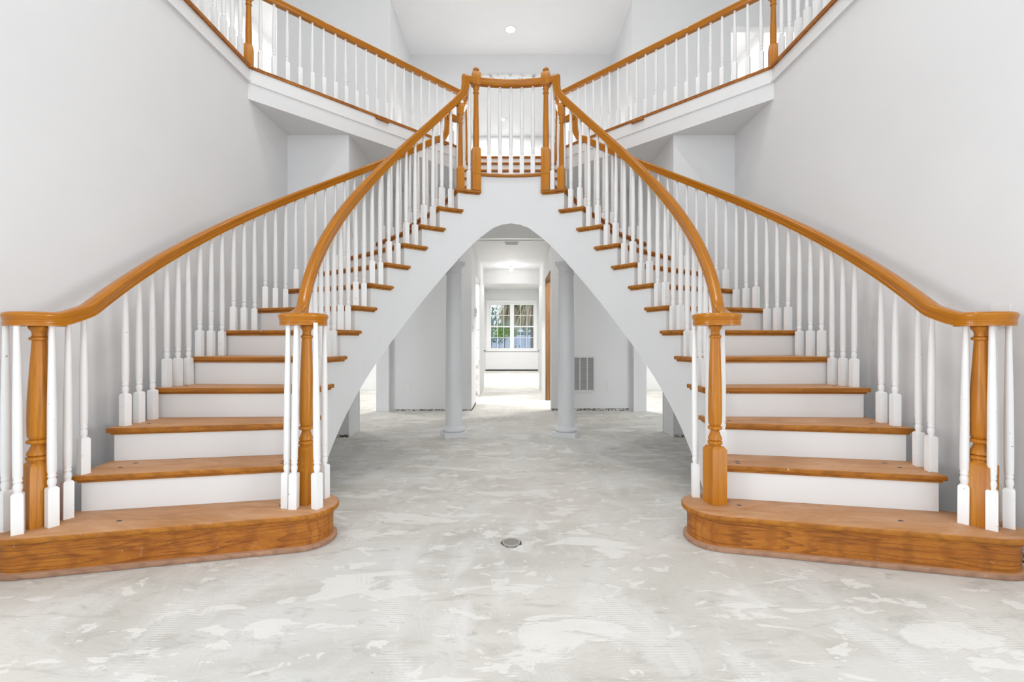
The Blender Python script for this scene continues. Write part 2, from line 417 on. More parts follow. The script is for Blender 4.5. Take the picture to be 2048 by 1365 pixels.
for s, sd in ((-1, 'left'), (1, 'right')):
    o = struct(band(s, ZU - .030, ZU, .034, f'trim_{tn}', 'oak_step'), f'oak nosing strip along the {sd} gallery edge', 'trim'); tn += 1
    o = struct(band(s, ZU - .135, ZU - .030, .012, f'trim_{tn}', 'trimwhite'), f'white fascia board along the {sd} gallery edge', 'trim'); tn += 1
    o = struct(band(s, ZU - .158, ZU - .135, .024, f'trim_{tn}', 'trimwhite'), f'white moulding along the {sd} gallery edge', 'trim'); tn += 1
    # two short oak splice blocks under the nosing
    for px, ln in (((1.49, .16), (.88, .09)) if s < 0 else ((1.47, .15), (.90, .06))):
        c = Vector((X0 + s * px, YC + XW - px, 0)); d = Vector((-s, 1, 0)).normalized(); nrm = Vector((-s, -1, 0)).normalized()
        p = [c + d * a + nrm * b for a, b in ((-ln / 2, .0), (ln / 2, .0), (ln / 2, .034), (-ln / 2, .034))]
        tag(mesh_prism('splice_block', [(q.x, q.y) for q in p], ZU - .052, ZU - .0305, 'oak_step'),
            f'{"longer" if ln > .1 else "shorter"} oak splice block under the {sd} gallery nosing', 'wood block')

# hall and far room
wallbox('wall_hall_left', [(X0 - HW - .12, X0 - HW, YB + .12, 7.65, 0, ZH), (X0 - HW - .12, X0 - HW, 7.65, 8.55, 2.17, ZH), (X0 - HW - .12, X0 - HW, 8.55, YH, 0, ZH)], 'white hall wall left, with doorway')
wallbox('wall_hall_right', [(X0 + HW, X0 + HW + .12, YB + .12, 6.96, 0, ZH), (X0 + HW, X0 + HW + .12, 6.96, 8.05, 2.17, ZH), (X0 + HW, X0 + HW + .12, 8.05, YH, 0, ZH)], 'white hall wall right, with doorway')
wallbox('wall_hall_end', [(X0 - HW, X0 + HW, YH, YH + .12, 2.31, ZH), (X0 - HW - 3, X0 - HW, YH, YH + .12, 0, ZH), (X0 + HW, X0 + HW + 3, YH, YH + .12, 0, ZH)], 'white header wall at the end of the hall')
struct(mesh_boxes('ceiling_hall', [(X0 - HW - .2, X0 + HW + .2, YB + .1, YH + .12, ZH, ZH + .1)], 'ceil'), 'white hall ceiling with vent and lamp', 'ceiling')
struct(mesh_boxes('ceiling_rooms', [(-7, X0 - XW - .14, -3.5, YF + .16, ZS + .33, ZS + .35), (X0 + XW + .14, 7, -3.5, YF + .16, ZS + .33, ZS + .35), (-7, X0 - XO, YF + .16, 16, ZS + .33, ZS + .35), (X0 + XO, 7, YF + .16, 16, ZS + .33, ZS + .35), (X0 - 1.96, X0 - HW - .12, YB + .12, YH + .1, ZH + .1, ZH + .12), (X0 + HW + .12, X0 + 1.96, YB + .12, YH + .1, ZH + .1, ZH + .12), (X0 - 1.96, X0 + 1.96, YH + .12, 16, 2.9, 3.0)], 'ceil'), 'white ceiling of the rooms beyond', 'ceiling')
WX0, WX1, WZ0, WZ1 = -.80, .82, .745, 2.40
wallbox('wall_far', [(-7, WX0, YR, YR + .15, 0, ZS), (WX1, 7, YR, YR + .15, 0, ZS), (WX0, WX1, YR, YR + .15, 0, WZ0), (WX0, WX1, YR, YR + .15, WZ1, ZS)], 'white far wall around the window at the end of the hall')
for s, sd in ((-1, 'left'), (1, 'right')):
    wallbox('wall_bay_' + sd, [tuple(sorted((X0 + s * .93, X0 + s * 1.06))) + (15.1, YR, 0, ZS)], f'white {sd} cheek of the window bay')
struct(mesh_boxes('trim_20', [(X0 - .93, X0 + .93, YR - .06, YR, .70, .745), (X0 - 1.08, X0 - .93, 15.05, YR, .70, .745), (X0 + .93, X0 + 1.08, 15.05, YR, .70, .745)], 'trimwhite'), 'white ledge below the far window', 'trim')
struct(mesh_boxes('trim_21', [(X0 - .93, X0 + .93, YR - .04, YR, 2.42, 2.50), (X0 - .90, X0 - .81, YR - .03, YR, .745, 2.42), (X0 + .83, X0 + .90, YR - .03, YR, .745, 2.42)], 'trimwhite'), 'white casing around the far window', 'trim')
# torn strips where the baseboards were taken off
for i, (b, lb) in enumerate([((X0 - XI, X0 - HW - .0, YB - .008, YB, 0, .022), 'torn strip along the foot of the back wall, left'),
                             ((X0 + HW, X0 + XI, YB - .010, YB, 0, .036), 'torn strip along the foot of the back wall, right'),
                             ((-6.9, 6.9, YR - .01, YR, 0, .045), 'dark gap along the foot of the far window wall'),
                             ((X0 - HW - .001, X0 - HW + .006, YB + .0, 7.65, 0, .02), 'torn strip along the foot of the left hall wall'),
                             ((X0 - XW, X0 - XI, YF - .01, YF, 0, .03), 'torn strip at the foot of the narrow left wall'),
                             ((X0 + XI, X0 + XW, YF - .01, YF, 0, .03), 'torn strip at the foot of the narrow right wall'),
                             ((X0 + XW - .012, X0 + XW, 1.45, 4.9, 0, .05), 'torn strip along the foot of the right foyer wall'),
                             ((X0 - XW, X0 - XW + .012, 1.45, 4.9, 0, .05), 'torn strip along the foot of the left foyer wall')]):
    nm = ('baseboard_back_left', 'baseboard_back_right', 'baseboard_far', 'baseboard_hall', 'baseboard_front_left', 'baseboard_front_right', 'baseboard_right', 'baseboard_left')[i]
    struct(mesh_boxes(nm, [b], 'dark' if i in (2, 3) else 'tornbase'), lb, 'baseboard')
for s in (-1, 1):
    struct(mesh_boxes('trim_%d' % (22 + (s > 0)), [(*sorted((X0 + s * XI, X0 + s * (XI + .03))), YF - .02, YF, .03, .10) if False else (*sorted((X0 + s * (XI - .006), X0 + s * (XI + .21))), 5.275, 5.29, 0, 2.03)], 'trimwhite'),
           f'white jamb of the {"left" if s < 0 else "right"} side opening', 'trim')
# raw door jambs in the hall
struct(mesh_boxes('door_1', [(X0 + HW + .004, X0 + HW + .13, 8.02, 8.05, 0, 2.17), (X0 + HW + .004, X0 + HW + .13, 6.97, 8.05, 2.14, 2.17)], 'raw_wood'), 'raw brown timber door jamb in the right hall wall', 'door jamb')
struct(mesh_boxes('door_2', [(X0 - HW - .13, X0 - HW - .002, 8.53, 8.56, 0, 2.17)], 'damaged_plaster'), 'broken plaster edge of the left hall doorway', 'door jamb')

# ------------------------------------------------------------------ the stairs
def P(s, R, t, z=None):
    q = (X0 + s * R * math.cos(R_(t)), Y0 + R * math.sin(R_(t)))
    return q if z is None else (*q, z)
def nose(t): return STEP * (9 + (t - 34.4) / 7.85)
base = {k: 34.4 + 7.85 * (k - 9) for k in range(1, 15)}
tin = dict(base); tin.update({2: -25.0, 3: -14.5, 4: -5.2})
tout = dict(base); tout.update({2: -18.7, 3: -12.2, 4: -3.9})
Rn, Rs, Rb, Rr = 1.238, 1.262, 1.278, 1.266
Rout = {k: 2.245 for k in range(1, 15)}; Rout.update({2: 2.32, 3: 2.31, 4: 2.285, 5: 2.262, 6: 2.25})
TH = .027
def rout_at(t):
    ks = sorted(tout)
    for a, b in zip(ks, ks[1:]):
        if a >= 2 and tout[a] <= t <= tout[b]:
            f = (t - tout[a]) / (tout[b] - tout[a]); return Rout[a] * (1 - f) + Rout[b] * f
    return Rout[2] if t < 0 else Rout[14]
BOT = [(60, -.70 + nose(60)), (68, nose(68) - .690), (73, 1.955), (76.7, 2.03), (82.3, 2.127), (86, 2.16), (90, 2.175)]
def bottom(t):
    if t > 90: t = 180 - t
    if t <= 40: return max(0, nose(t) - .735)
    if t <= 60: return nose(t) - .735 + .035 * (t - 40) / 20
    for (a, za), (b, zb) in zip(BOT, BOT[1:]):
        if a <= t <= b: return za + (zb - za) * (t - a) / (b - a)
    return BOT[-1][1]
def arc(s, R, t0, t1, n):
    return [P(s, R if not callable(R) else R(t0 + (t1 - t0) * i / n), t0 + (t1 - t0) * i / n) for i in range(n + 1)]
def tread_poly(s, k, ins=0):
    i_, o_ = 1.3, .72
    a0 = tin[k] + math.degrees(ins / Rn); b0 = tout[k] + math.degrees(ins / Rout[k])
    rn, ro = Rn + ins, Rout[k] - ins
    eI = tin[k + 1] + 3.5 - math.degrees(ins / Rn); eO = tout[k + 1] + 1.9 - math.degrees(ins / Rout[k])
    bI = tin[k + 1] + 2.2; bO = tout[k + 1] + 1.2
    p = arc(s, rn, a0, eI, 4) + [P(s, Rs + .001, eI), P(s, Rs + .001, bI)]
    p += [P(s, Rout[k] - .026, bO), P(s, Rout[k] - .026, eO)] + arc(s, lambda t: ro + (rout_at(t) - Rout[k]) * .8, eO, b0, 4)
    return p
def step_poly(s, ins):
    """starting step, rounded round both newels"""
    ci, ri = Vector((-1.10, 2.405)), .175 - ins
    co, ro = Vector((-2.225, 2.13)), .163 - ins
    p = []
    for a in range(125, -78, -14): p.append((ci.x + ri * math.cos(R_(a)), ci.y + ri * math.sin(R_(a))))
    p.append((ci.x + ri * math.cos(R_(-77.5)), ci.y + ri * math.sin(R_(-77.5))))
    for a in range(-77, -262, -14): p.append((co.x + ro * math.cos(R_(a)), co.y + ro * math.sin(R_(a))))
    p += [(-2.14, 2.36), (-1.22, 2.57)]
    return [(X0 + s * -x, y) for x, y in p]

def stringer(bm, s, outer):
    th = .03
    segs = []
    lo = (tout if outer else tin)
    off = .72 if outer else 1.3
    for k in range(2, 14):
        a, b = lo[k] + off, lo[k + 1] + off
        if k == 13: b = 73.65 if not outer else 74.5
        segs.append((a, b, k * STEP - TH + .002))
    for a, b, zt in segs:
        n = 5
        for i in range(n):
            t0, t1 = a + (b - a) * i / n, a + (b - a) * (i + 1) / n
            vs_ = []
            for t in (t0, t1):
                R0 = (rout_at(t) - .024) if outer else Rs
                R1 = R0 - th if outer else R0 + th
                zb = bottom(t)
                vs_.append([bm.verts.new(P(s, R0, t, zb)), bm.verts.new(P(s, R0, t, zt)), bm.verts.new(P(s, R1, t, zt)), bm.verts.new(P(s, R1, t, zb))])
            A, B = vs_
            for j in range(4): bm.faces.new((A[j], A[(j + 1) % 4], B[(j + 1) % 4], B[j]))
            if i == 0: bm.faces.new(A)
            if i == n - 1: bm.faces.new(B)

# ---- baluster: square foot, collar, long tapering shaft; length differs, so meshes are shared by length
BAL = {}
def baluster_mesh(L):
    key = round(L, 2)
    if key in BAL: return BAL[key]
    bm = bmesh.new(); hb = .185
    block(bm, .040, 0, hb, .008)
    lathe(bm, [(.0135, hb - .002), (.0135, hb + .006), (.0168, hb + .018), (.0168, hb + .032), (.0135, hb + .040), (.0135, hb + .044), (.0165, hb + .049),
               (.0165, hb + .054), (.0142, hb + .058), (.0172, hb + .075), (.0178, hb + .14), (.0170, hb + (L - hb) * .5), (.0128, L - .12), (.0112, L)], 10)
    me = fin(bm, 'baluster', 40); me.materials.append(MATS['baluster']); BAL[key] = me; return me
def baluster(parent, x, y, z, L, rot=0, tilt=(0, 0)):
    o = bpy.data.objects.new('baluster', baluster_mesh(L)); COL.objects.link(o)
    o.parent = parent; o.matrix_parent_inverse = Matrix.Translation(-Vector(parent.location))
    o.location = (x, y, z); o.rotation_euler = (tilt[0], tilt[1], rot)
    return o
# ---- newel posts
def newel_start(L=.955, g=1.0, wb=.086):
    bm = bmesh.new(); f = L / .955
    block(bm, wb, 0, .306 * f, .018)
    pr = [(.030, .300), (.030, .312), (.036, .317), (.0375, .324), (.036, .331), (.029, .335), (.035, .341), (.0345, .350), (.027, .368), (.0215, .386), (.024, .391),
          (.034, .395), (.037, .402), (.034, .410), (.0265, .414), (.030, .420), (.0335, .432), (.0345, .50), (.0335, .60), (.030, .74), (.0255, .875), (.025, .882),
          (.0295, .886), (.0305, .892), (.0290, .898), (.022, .903), (.0215, .917), (.024, .928), (.030, .936), (.0325, .944), (.031, .951), (.027, .956)]
    lathe(bm, [(r * (g if z < .6 or z > .883 else g + (1.06 - g) * (z - .6) / .275 if g > 1 else g), z * f) for r, z in pr], 20)
    me = fin(bm, 'newel_post', 40); me.materials.append(MATS['oak_post']); return me
def newel_tall(hb, hs, hu, wb, knob=True, wu=None):
    """foot block up to hb, shaft to hs, upper block to hu, and a round knob"""
    bm = bmesh.new(); wu = wu or wb
    block(bm, wb, 0, hb, .016)
    r0, r1 = wb * .36, wb * .27; d = hs - hb
    lathe(bm, [(r0, hb - .004), (r0 * 1.08, hb + .004), (r0 * 1.08, hb + .010), (r0 * .97, hb + .014), (r0, hb + .03), (r0 * .98, hb + d * .3), (r1, hs - .075), (r1 * 1.0, hs - .072),
               (r1 * 1.28, hs - .068), (r1 * 1.32, hs - .062), (r1 * 1.25, hs - .056), (r1 * .98, hs - .052), (r1 * 1.0, hs - .044), (r1 * 1.35, hs - .026), (r1 * 1.4, hs - .018), (r1 * 1.3, hs - .012), (r1 * 1.15, hs - .008), (r1 * 1.3, hs + .004)], 18)
    block(bm, wu, hs, hu, .014, True, True)
    if knob:
        r = wu * .37
        lathe(bm, [(r * .8, hu - .004), (r * .75, hu + .003), (r, hu + .012), (r * 1.06, hu + .02), (r, hu + .03), (r * .78, hu + .039), (r * .4, hu + .045), (.002, hu + .047)], 16)
    me = fin(bm, 'newel_post', 40); me.materials.append(MATS['oak_post']); return me
def post(me, parent, loc, rot, tilt=(0, 0)):
    o = bpy.data.objects.new('newel_post', me); COL.objects.link(o); o.parent = parent
    o.matrix_parent_inverse = Matrix.Translation(-Vector(parent.location)); o.location = loc; o.rotation_euler = (tilt[0], tilt[1], rot); return o
ME_START = newel_start(); ME_OUTER = newel_start(.942, 1.24, .092); ME_TOP = newel_tall(.21, .685, .80, .064, False, .058); ME_LAND = newel_tall(.405, .985, 1.115, .080)

def disc_volute(name, s, c, z, parent):
    """the scroll's centre: a turned cap with the rail's profile"""
    bm = bmesh.new()
    lathe(bm, [(.022, -.032), (.045, -.032), (.045, -.019), (.042, -.013), (.047, -.004), (.050, .008), (.048, .022), (.040, .030), (.02, .0335), (.001, .034)], 22, 0, 0)
    for v in bm.verts: v.co += Vector((c[0], c[1], z))
    return link(name, fin(bm, name, 40), 'oak_rail', parent)

def rail_z_in(t):   # centre height of the inner handrail
    return max(nose(t) + .790, 1.172) if t > -14 else 0
ZVI, ZVO = 1.173, 1.160
def ease_z(t, lift, zv, t0):
    z = nose(t) + lift; d = z - zv; e = .025
    return zv + (d + math.sqrt(d * d + 4 * e * e * .12)) / 2
LAND_RZ = 3.50
for s, sd in ((-1, 'left'), (1, 'right')):
    # ------------------------------------------------ flight
    st = thing('curved_staircase', f'{sd} curved flight with worn oak treads and white risers rising to the landing', 'staircase', (X0 + s * 1.7, 2.4, 0), 'twin curved stair flights')
    o = mesh_prism('starting_tread', step_poly(s, 0), STEP - .032, STEP, 'oak_tread', st, .012, 3, 40)
    o = mesh_prism('starting_riser', step_poly(s, .030), .0, STEP - .032, 'oak_step', st, smooth=40)
    o['label'] = 'oak face of the rounded bottom step'
    mesh_prism('cove_molding', step_poly(s, .018), STEP - .046, STEP - .032, 'oak_step', st, .005, 2, 40)
    o = mesh_prism('shoe_molding', step_poly(s, .010), .0, .026, 'oak_shoe', st, .007, 2, 40)
    o['label'] = 'dusty shoe moulding round the bottom step'
    for k in range(2, 14):
        z = k * STEP
        mesh_prism('tread', tread_poly(s, k), z - TH, z, 'oak_tread', st, .0105, 3, 40)
        mesh_prism('cove_molding', tread_poly(s, k, .014), z - TH - .013, z - TH, 'oak_tread', st, .004, 2, 40)
    bmp = bmesh.new(); lathe(bmp, [(.010, 0), (.010, .0012), (.001, .0013)], 10)
    mp_ = fin(bmp, 'screw_plug'); mp_.materials.append(MATS['slot'])
    for k, dt, R in ((1, 2.5, 1.36), (1, 4.2, 1.30), (1, 3.0, 2.06), (2, 3.2, 1.36), (2, 5.0, 1.36), (2, 3.0, 2.17), (2, 5.2, 2.14), (3, 3.0, 2.16), (3, 4.0, 1.36), (4, 3.6, 2.15)):
        t = (tin if R < 1.7 else tout).get(k) + dt if k > 1 else -30 + dt * 1.1 + (3 if R > 1.7 else 0)
        q = link('screw_plug', mp_, None, st); q.location = P(s, R, t, k * STEP); q.scale = (1.3, .8, 1)
    for k in range(2, 15):
        zt = (k * STEP if k < 14 else ZL) - TH; zb = (k - 1) * STEP
        a, b = tin[k] + 1.3, tout[k] + .72
        ro = Rout[k] - .024
        mesh_prism('riser', [P(s, Rs + .001, a), P(s, ro - .001, b), P(s, ro - .001, b + .45), P(s, Rs + .001, a + .8)], zb, zt, 'trimwhite', st)
    bm = bmesh.new(); stringer(bm, s, False); link('inner_stringer', fin(bm, 'inner_stringer'), 'wall', st)
    bm = bmesh.new(); stringer(bm, s, True); link('outer_stringer', fin(bm, 'outer_stringer'), 'wall', st)
    bm = bmesh.new(); n = 60; prev = None
    for i in range(n + 1):
        t = -6 + (73.65 + 6) * i / n; zb = bottom(t); r1 = rout_at(t) - .06
        cur = [bm.verts.new(P(s, Rs + .02, t, zb + .004)), bm.verts.new(P(s, r1, t, zb + .004)), bm.verts.new(P(s, r1, t, zb + .03)), bm.verts.new(P(s, Rs + .02, t, zb + .03))]
        if prev:
            for j in range(4): bm.faces.new((prev[j], prev[(j + 1) % 4], cur[(j + 1) % 4], cur[j]))
        else: bm.faces.new(cur)
        prev = cur
    bm.faces.new(prev)
    link('soffit', fin(bm, 'soffit'), 'wall', st)

    # ------------------------------------------------ inner railing
    vi = Vector((-1.10, 2.42)); vo = Vector((-2.225, 2.125))
    vi = Vector((X0 + s * -vi.x, vi.y)); vo = Vector((X0 + s * -vo.x, vo.y))
    ra = thing('stair_railing', f'oak handrail with white balusters along the centre edge of the {sd} curved flight', 'railing', (vi.x, vi.y, STEP), 'curved stair railings')
    path = []
    zi = lambda t: ease_z(t, .790, ZVI, 0)
    # scroll, seen from above it winds towards the middle of the hall
    rv = .103; turn = 1.05
    for i in range(37):
        f = i / 36; a = (190 - 0) + 360 * turn * (1 - f)          # from the eye outwards; ends at the rail side
        r = .058 + (rv - .058) * f ** .8
        path.append(Vector((vi.x + -s * r * math.cos(R_(a)), vi.y + r * math.sin(R_(a)), ZVI)))
    if True:
        path = path
        t0 = -17.5
        p0 = path[-1]; ts = [t0 + (66.0 - t0) * i / 54 for i in range(55)]
        hel = [Vector(P(s, Rr, t, zi(t))) for t in ts]
        # blend between scroll and helix
        mid = smoothpath([path[-4], p0, Vector((p0.x * .45 + hel[0].x * .55 + s * .004, p0.y * .45 + hel[0].y * .55, ZVI + .02)), hel[0], hel[3]], 5)[5:16]
        path = path + mid[1:-1] + hel
        neck = smoothpath([hel[-3], hel[-1], Vector(P(s, Rr, 68.2, zi(66) + .062)), Vector(P(s, Rr, 69.7, zi(66) + .118)), Vector(P(s, Rr, 70.3, zi(66) + .175)), Vector(P(s, Rr, 70.4, LAND_RZ + .03))], 4)[5:]
        path += neck
    sides = side_of(path)
    for i in range(len(path) - len(neck), len(path)):
        tt = 66 + 4.4 * (i - len(path) + len(neck)) / len(neck); q = P(s, 1, tt)
        v = Vector((q[0] - X0, q[1] - Y0, 0)); sides[i] = v if v.dot(sides[i - 1]) > 0 else -v
    sweep('handrail', path, sides, 'oak_rail', ra)
    disc_volute('volute', s, vi, ZVI, ra)
    lev = [Vector(P(s, Rr, 69.1 + (74.0 - 69.1) * i / 5, LAND_RZ)) for i in range(6)]
    sweep('handrail_return', lev, side_of(lev), 'oak_rail', ra)
    post(ME_START, ra, (vi.x, vi.y, STEP), s * R_(12), (R_(-.2), R_(.35)))
    # balusters in a ring below the scroll
    for x, y in (((-1.174, 2.345), (-1.132, 2.335), (-1.012, 2.338), (-1.040, 2.495)) if s < 0 else ((1.026, 2.515), (1.10, 2.52))):
        baluster(ra, x, y, STEP, ZVI - .03 - STEP + .01, R_(random.uniform(-25, 25)), (R_(random.uniform(-.5, .5)), R_(random.uniform(-.7, .7))))
    for k in range(2, 14):
        for j, dl in enumerate((2.6, 6.5)):
            sp = tin[k + 1] - tin[k]
            t = tin[k] + 2.5 + (.50 * sp if j else 0)
            if k == 13 and j == 0:
                x, y = P(s, Rb, t + .1); post(ME_TOP, ra, (x, y, k * STEP), -s * R_(90 - t) + s * R_(0)); continue
            x, y = P(s, Rb if k > 2 else Rb + .004, t)
            ztop = zi(t) - .040 if t < 66 else zi(66) + .02 if t < 69 else LAND_RZ - .03
            if k == 13: ztop = LAND_RZ - .03 if t > 70.6 else zi(66) + .10
            baluster(ra, x, y, k * STEP, ztop - k * STEP + .012, s * R_(90 - t) if s < 0 else R_(t), (R_(random.uniform(-.25, .25)), R_(random.uniform(-.3, .3))))
    # ------------------------------------------------ outer railing
    rb = thing('stair_railing', f'oak handrail with white balusters along the wall side of the {sd} curved flight', 'railing', (vo.x, vo.y, STEP), 'curved stair railings')
    zo = lambda t: ease_z(t, .797, ZVO, 0)
    Ro = lambda t: 2.197 + max(0, (8 - t) / 30) ** 2 * .062
    path = []
    for i in range(37):
        f = i / 36; a = -10 - 360 * turn * (1 - f)
        r = .058 + (rv - .058) * f ** .8
        path.append(Vector((vo.x + -s * r * math.cos(R_(a)), vo.y + r * math.sin(R_(a)), ZVO)))
    p0 = path[-1]; ts = [-18.5 + (67.5 + 18.5) * i / 56 for i in range(57)]
    hel = [Vector(P(s, Ro(t), t, zo(t))) for t in ts]
    mid = smoothpath([path[-4], p0, Vector((p0.x * .45 + hel[0].x * .55, p0.y * .45 + hel[0].y * .55, ZVO + .030)), hel[0], hel[3]], 5)[5:16]
    neck = smoothpath([hel[-3], hel[-1], Vector(P(s, 2.197, 69.4, zo(67.5) + .035)), Vector(P(s, 2.197, 70.5, zo(67.5) + .095)), Vector(P(s, 2.197, 70.85, zo(67.5) + .16)), Vector(P(s, 2.197, 70.9, 3.60))], 4)[5:]
    path = path + mid[1:-1] + hel + neck
    sides = side_of(path)
    for i in range(len(path) - len(neck), len(path)):
        q = P(s, 1, 70); v = Vector((q[0] - X0, q[1] - Y0, 0)); sides[i] = v if v.dot(sides[i - 1]) > 0 else -v
    sweep('handrail', path, sides, 'oak_rail', rb)
    disc_volute('volute', s, vo, ZVO, rb)
    post(ME_OUTER, rb, (vo.x, vo.y, STEP), s * R_(25), (0, R_(.7) if s < 0 else R_(.4)))
    for x, y in (((-2.226, 2.028), (-2.157, 2.11), (-2.180, 2.205), (-2.318, 2.06)) if s < 0 else ((2.154, 2.145), (2.209, 2.071), (2.312, 2.093), (2.345, 2.187))):
        baluster(rb, x, y, STEP, ZVO - .03 - STEP + .01, s * R_(30 + random.uniform(-20, 20)), (R_(random.uniform(-.3, .3)), R_(random.uniform(.2, 1.0))))
    for k in range(2, 14):
        for j in range(3):
            if (k == 2 and j > (0 if s < 0 else 1)) or (k == 3 and j == 2 and s > 0): continue
            sp = tout[k + 1] - tout[k]; t = tout[k] + 1.9 + sp * j / 3 * .985
            if k == 2: t = -17.8 if s < 0 else (-16.6, -14.0)[j]
            x, y = P(s, rout_at(t) - .047 if k > 2 else 2.290, t)
            ztop = zo(t) - .036 if t < 67.5 else 3.33
            if t > 70.2: continue
            baluster(rb, x, y, k * STEP, ztop - k * STEP + .010, s * R_(90 - t) if s < 0 else R_(t), (R_(random.uniform(-.25, .25)), R_(random.uniform(-.3, .3))))

# ------------------------------------------------------------------ landing
ld = thing('stair_landing', 'white curved landing with oak nosing where the two flights meet', 'landing', (X0, 4.3, bottom(90)))
ta = 73.65 + 1.3
def A2(R, t0, t1, n): return [(X0 - R * math.cos(R_(t0 + (t1 - t0) * i / n)), Y0 + R * math.sin(R_(t0 + (t1 - t0) * i / n))) for i in range(n + 1)]
mesh_prism('nosing', A2(Rn, 73.65, 180 - 73.65, 14) + A2(Rn + .07, 180 - 73.65, 73.65, 14), ZL - TH, ZL, 'oak_rail', ld, .0105, 3, 40)
mesh_prism('landing_floor', A2(Rn + .069, 73.65, 180 - 73.65, 14) + [(X0 + .62, 5.17), (X0 - .62, 5.17)], ZL - TH, ZL, 'oak_tread', ld)
for s in (-1, 1):
    mesh_prism('edge_nosing', [P(s, Rn, 73.65), P(s, Rn + .06, 73.65), P(s, 2.22, 73.65), P(s, 2.22, 75.2), P(s, Rn + .06, 76.4), P(s, Rn + .06, 77)], ZL - TH - .001, ZL + .0005, 'oak_tread', ld, .008, 2)
bm = bmesh.new(); prev = None; n = 44
for i in range(n + 1):
    t = 73.65 + (180 - 147.3) * i / n; q = bottom(t)
    x, y = A2(Rs, t, t, 1)[0]; x2, y2 = A2(Rs + .03, t, t, 1)[0]
    cur = [bm.verts.new((x, y, q)), bm.verts.new((x, y, ZL - TH)), bm.verts.new((x2, y2, ZL - TH)), bm.verts.new((x2, y2, q))]
    if prev:
        for j in range(4): bm.faces.new((prev[j], prev[(j + 1) % 4], cur[(j + 1) % 4], cur[j]))
    else: bm.faces.new(cur)
    prev = cur
bm.faces.new(prev); link('fascia', fin(bm, 'fascia', 30), 'wall', ld)
bm = bmesh.new(); prev = None
for i in range(n + 1):
    t = 73.65 + (180 - 147.3) * i / n; q = bottom(t) + .004
    x, y = A2(Rs + .02, t, t, 1)[0]
    e = min(1, abs(i / n - .5) * 2); xb = X0 + (x - X0) / .361 * .555
    zb = 2.178 - max(0, abs(xb - X0) - .40) / .155 * .20
    cur = [bm.verts.new(p) for p in ((x, y, q), (xb, 4.905, zb), (xb, 4.905, zb + .25), (x, y, q + .25))]
    if prev:
        for j in range(4): bm.faces.new((prev[j], prev[(j + 1) % 4], cur[(j + 1) % 4], cur[j]))
    else: bm.faces.new(cur)
    prev = cur
bm.faces.new(prev); link('soffit', fin(bm, 'soffit'), 'wall', ld)
# landing railing between two tall newels
lr = thing('landing_railing', 'short curved oak railing with five white balusters between two knobbed newels', 'railing', (X0, 4.27, 13 * STEP))
tN = 75.1
for s in (-1, 1):
    x, y = P(s, Rb, tN); post(ME_LAND, lr, (x, y, 13 * STEP), -s * R_(90 - tN))
lev = [Vector((*A2(Rr, tN + 1.3 + (180 - 2 * tN - 2.6) * i / 16, 0, 1)[0], LAND_RZ)) for i in range(17)]
sweep('handrail', lev, side_of(lev), 'oak_rail', lr)
for i in range(5):
    t = 90 + (i - 2) * 4.68; x, y = A2(Rb, t, t, 1)[0]
    baluster(lr, x, y, ZL, LAND_RZ - .03 - ZL + .006, R_(90 - t))

# ------------------------------------------------------------------ straight upper flight behind the landing
bf = thing('straight_staircase', 'short straight flight of oak treads climbing from the landing to the gallery', 'staircase', (X0, 5.15, ZL))
RB = (ZU - ZL) / 5; ys = [5.14, 5.42, 5.70, 5.98, 6.265]
for i, y in enumerate(ys):
    z = ZL + RB * (i + 1); nx = ys[i + 1] + .03 if i < 4 else 6.34
    if i == 4: z = ZU
    mesh_prism('tread', [(X0 - .63, y), (X0 + .63, y), (X0 + .63, nx), (X0 - .63, nx)], z - TH, z, 'oak_tread', bf, .010, 3, 40)
    mesh_boxes('riser', [(X0 - .60, X0 + .60, y + .028, y + .045, z - RB, z - TH)], 'trimwhite', bf)
for s in (-1, 1):
    bm = bmesh.new()
    for xx in (.600, .625): pass
    pr = [(5.17, ZL - .05), (6.33, ZU - .30), (6.33, ZU - .03)]
    for i in range(4, -1, -1):
        z = ZL + RB * (i + 1) - TH
        pr += [(ys[i] + .03, z), (ys[i] + .03, z - RB)]
    a = [bm.verts.new((X0 + s * .598, y, z)) for y, z in pr]; b = [bm.verts.new((X0 + s * .622, y, z)) for y, z in pr]
    bm.faces.new(a); bm.faces.new(b)
    for i in range(len(pr)): bm.faces.new((a[i], a[(i + 1) % len(pr)], b[(i + 1) % len(pr)], b[i]))
    link('stringer', fin(bm, 'stringer'), 'trimwhite', bf)
bm = bmesh.new(); c = [bm.verts.new(p) for p in ((X0 - .6, 5.16, ZL - .06), (X0 + .6, 5.16, ZL - .06), (X0 + .6, YB - .01, ZU - .31), (X0 - .6, YB - .01, ZU - .31))]
d = [bm.verts.new(v.co + Vector((0, 0, .02))) for v in c]
bm.faces.new(c); bm.faces.new(d)
for i in range(4): bm.faces.new((c[i], c[(i + 1) % 4], d[(i + 1) % 4], d[i]))
link('soffit', fin(bm, 'soffit'), 'wall', bf)
ME_BACK = newel_tall(.27, .86, .98, .078)
GRZ = 4.40 - .033
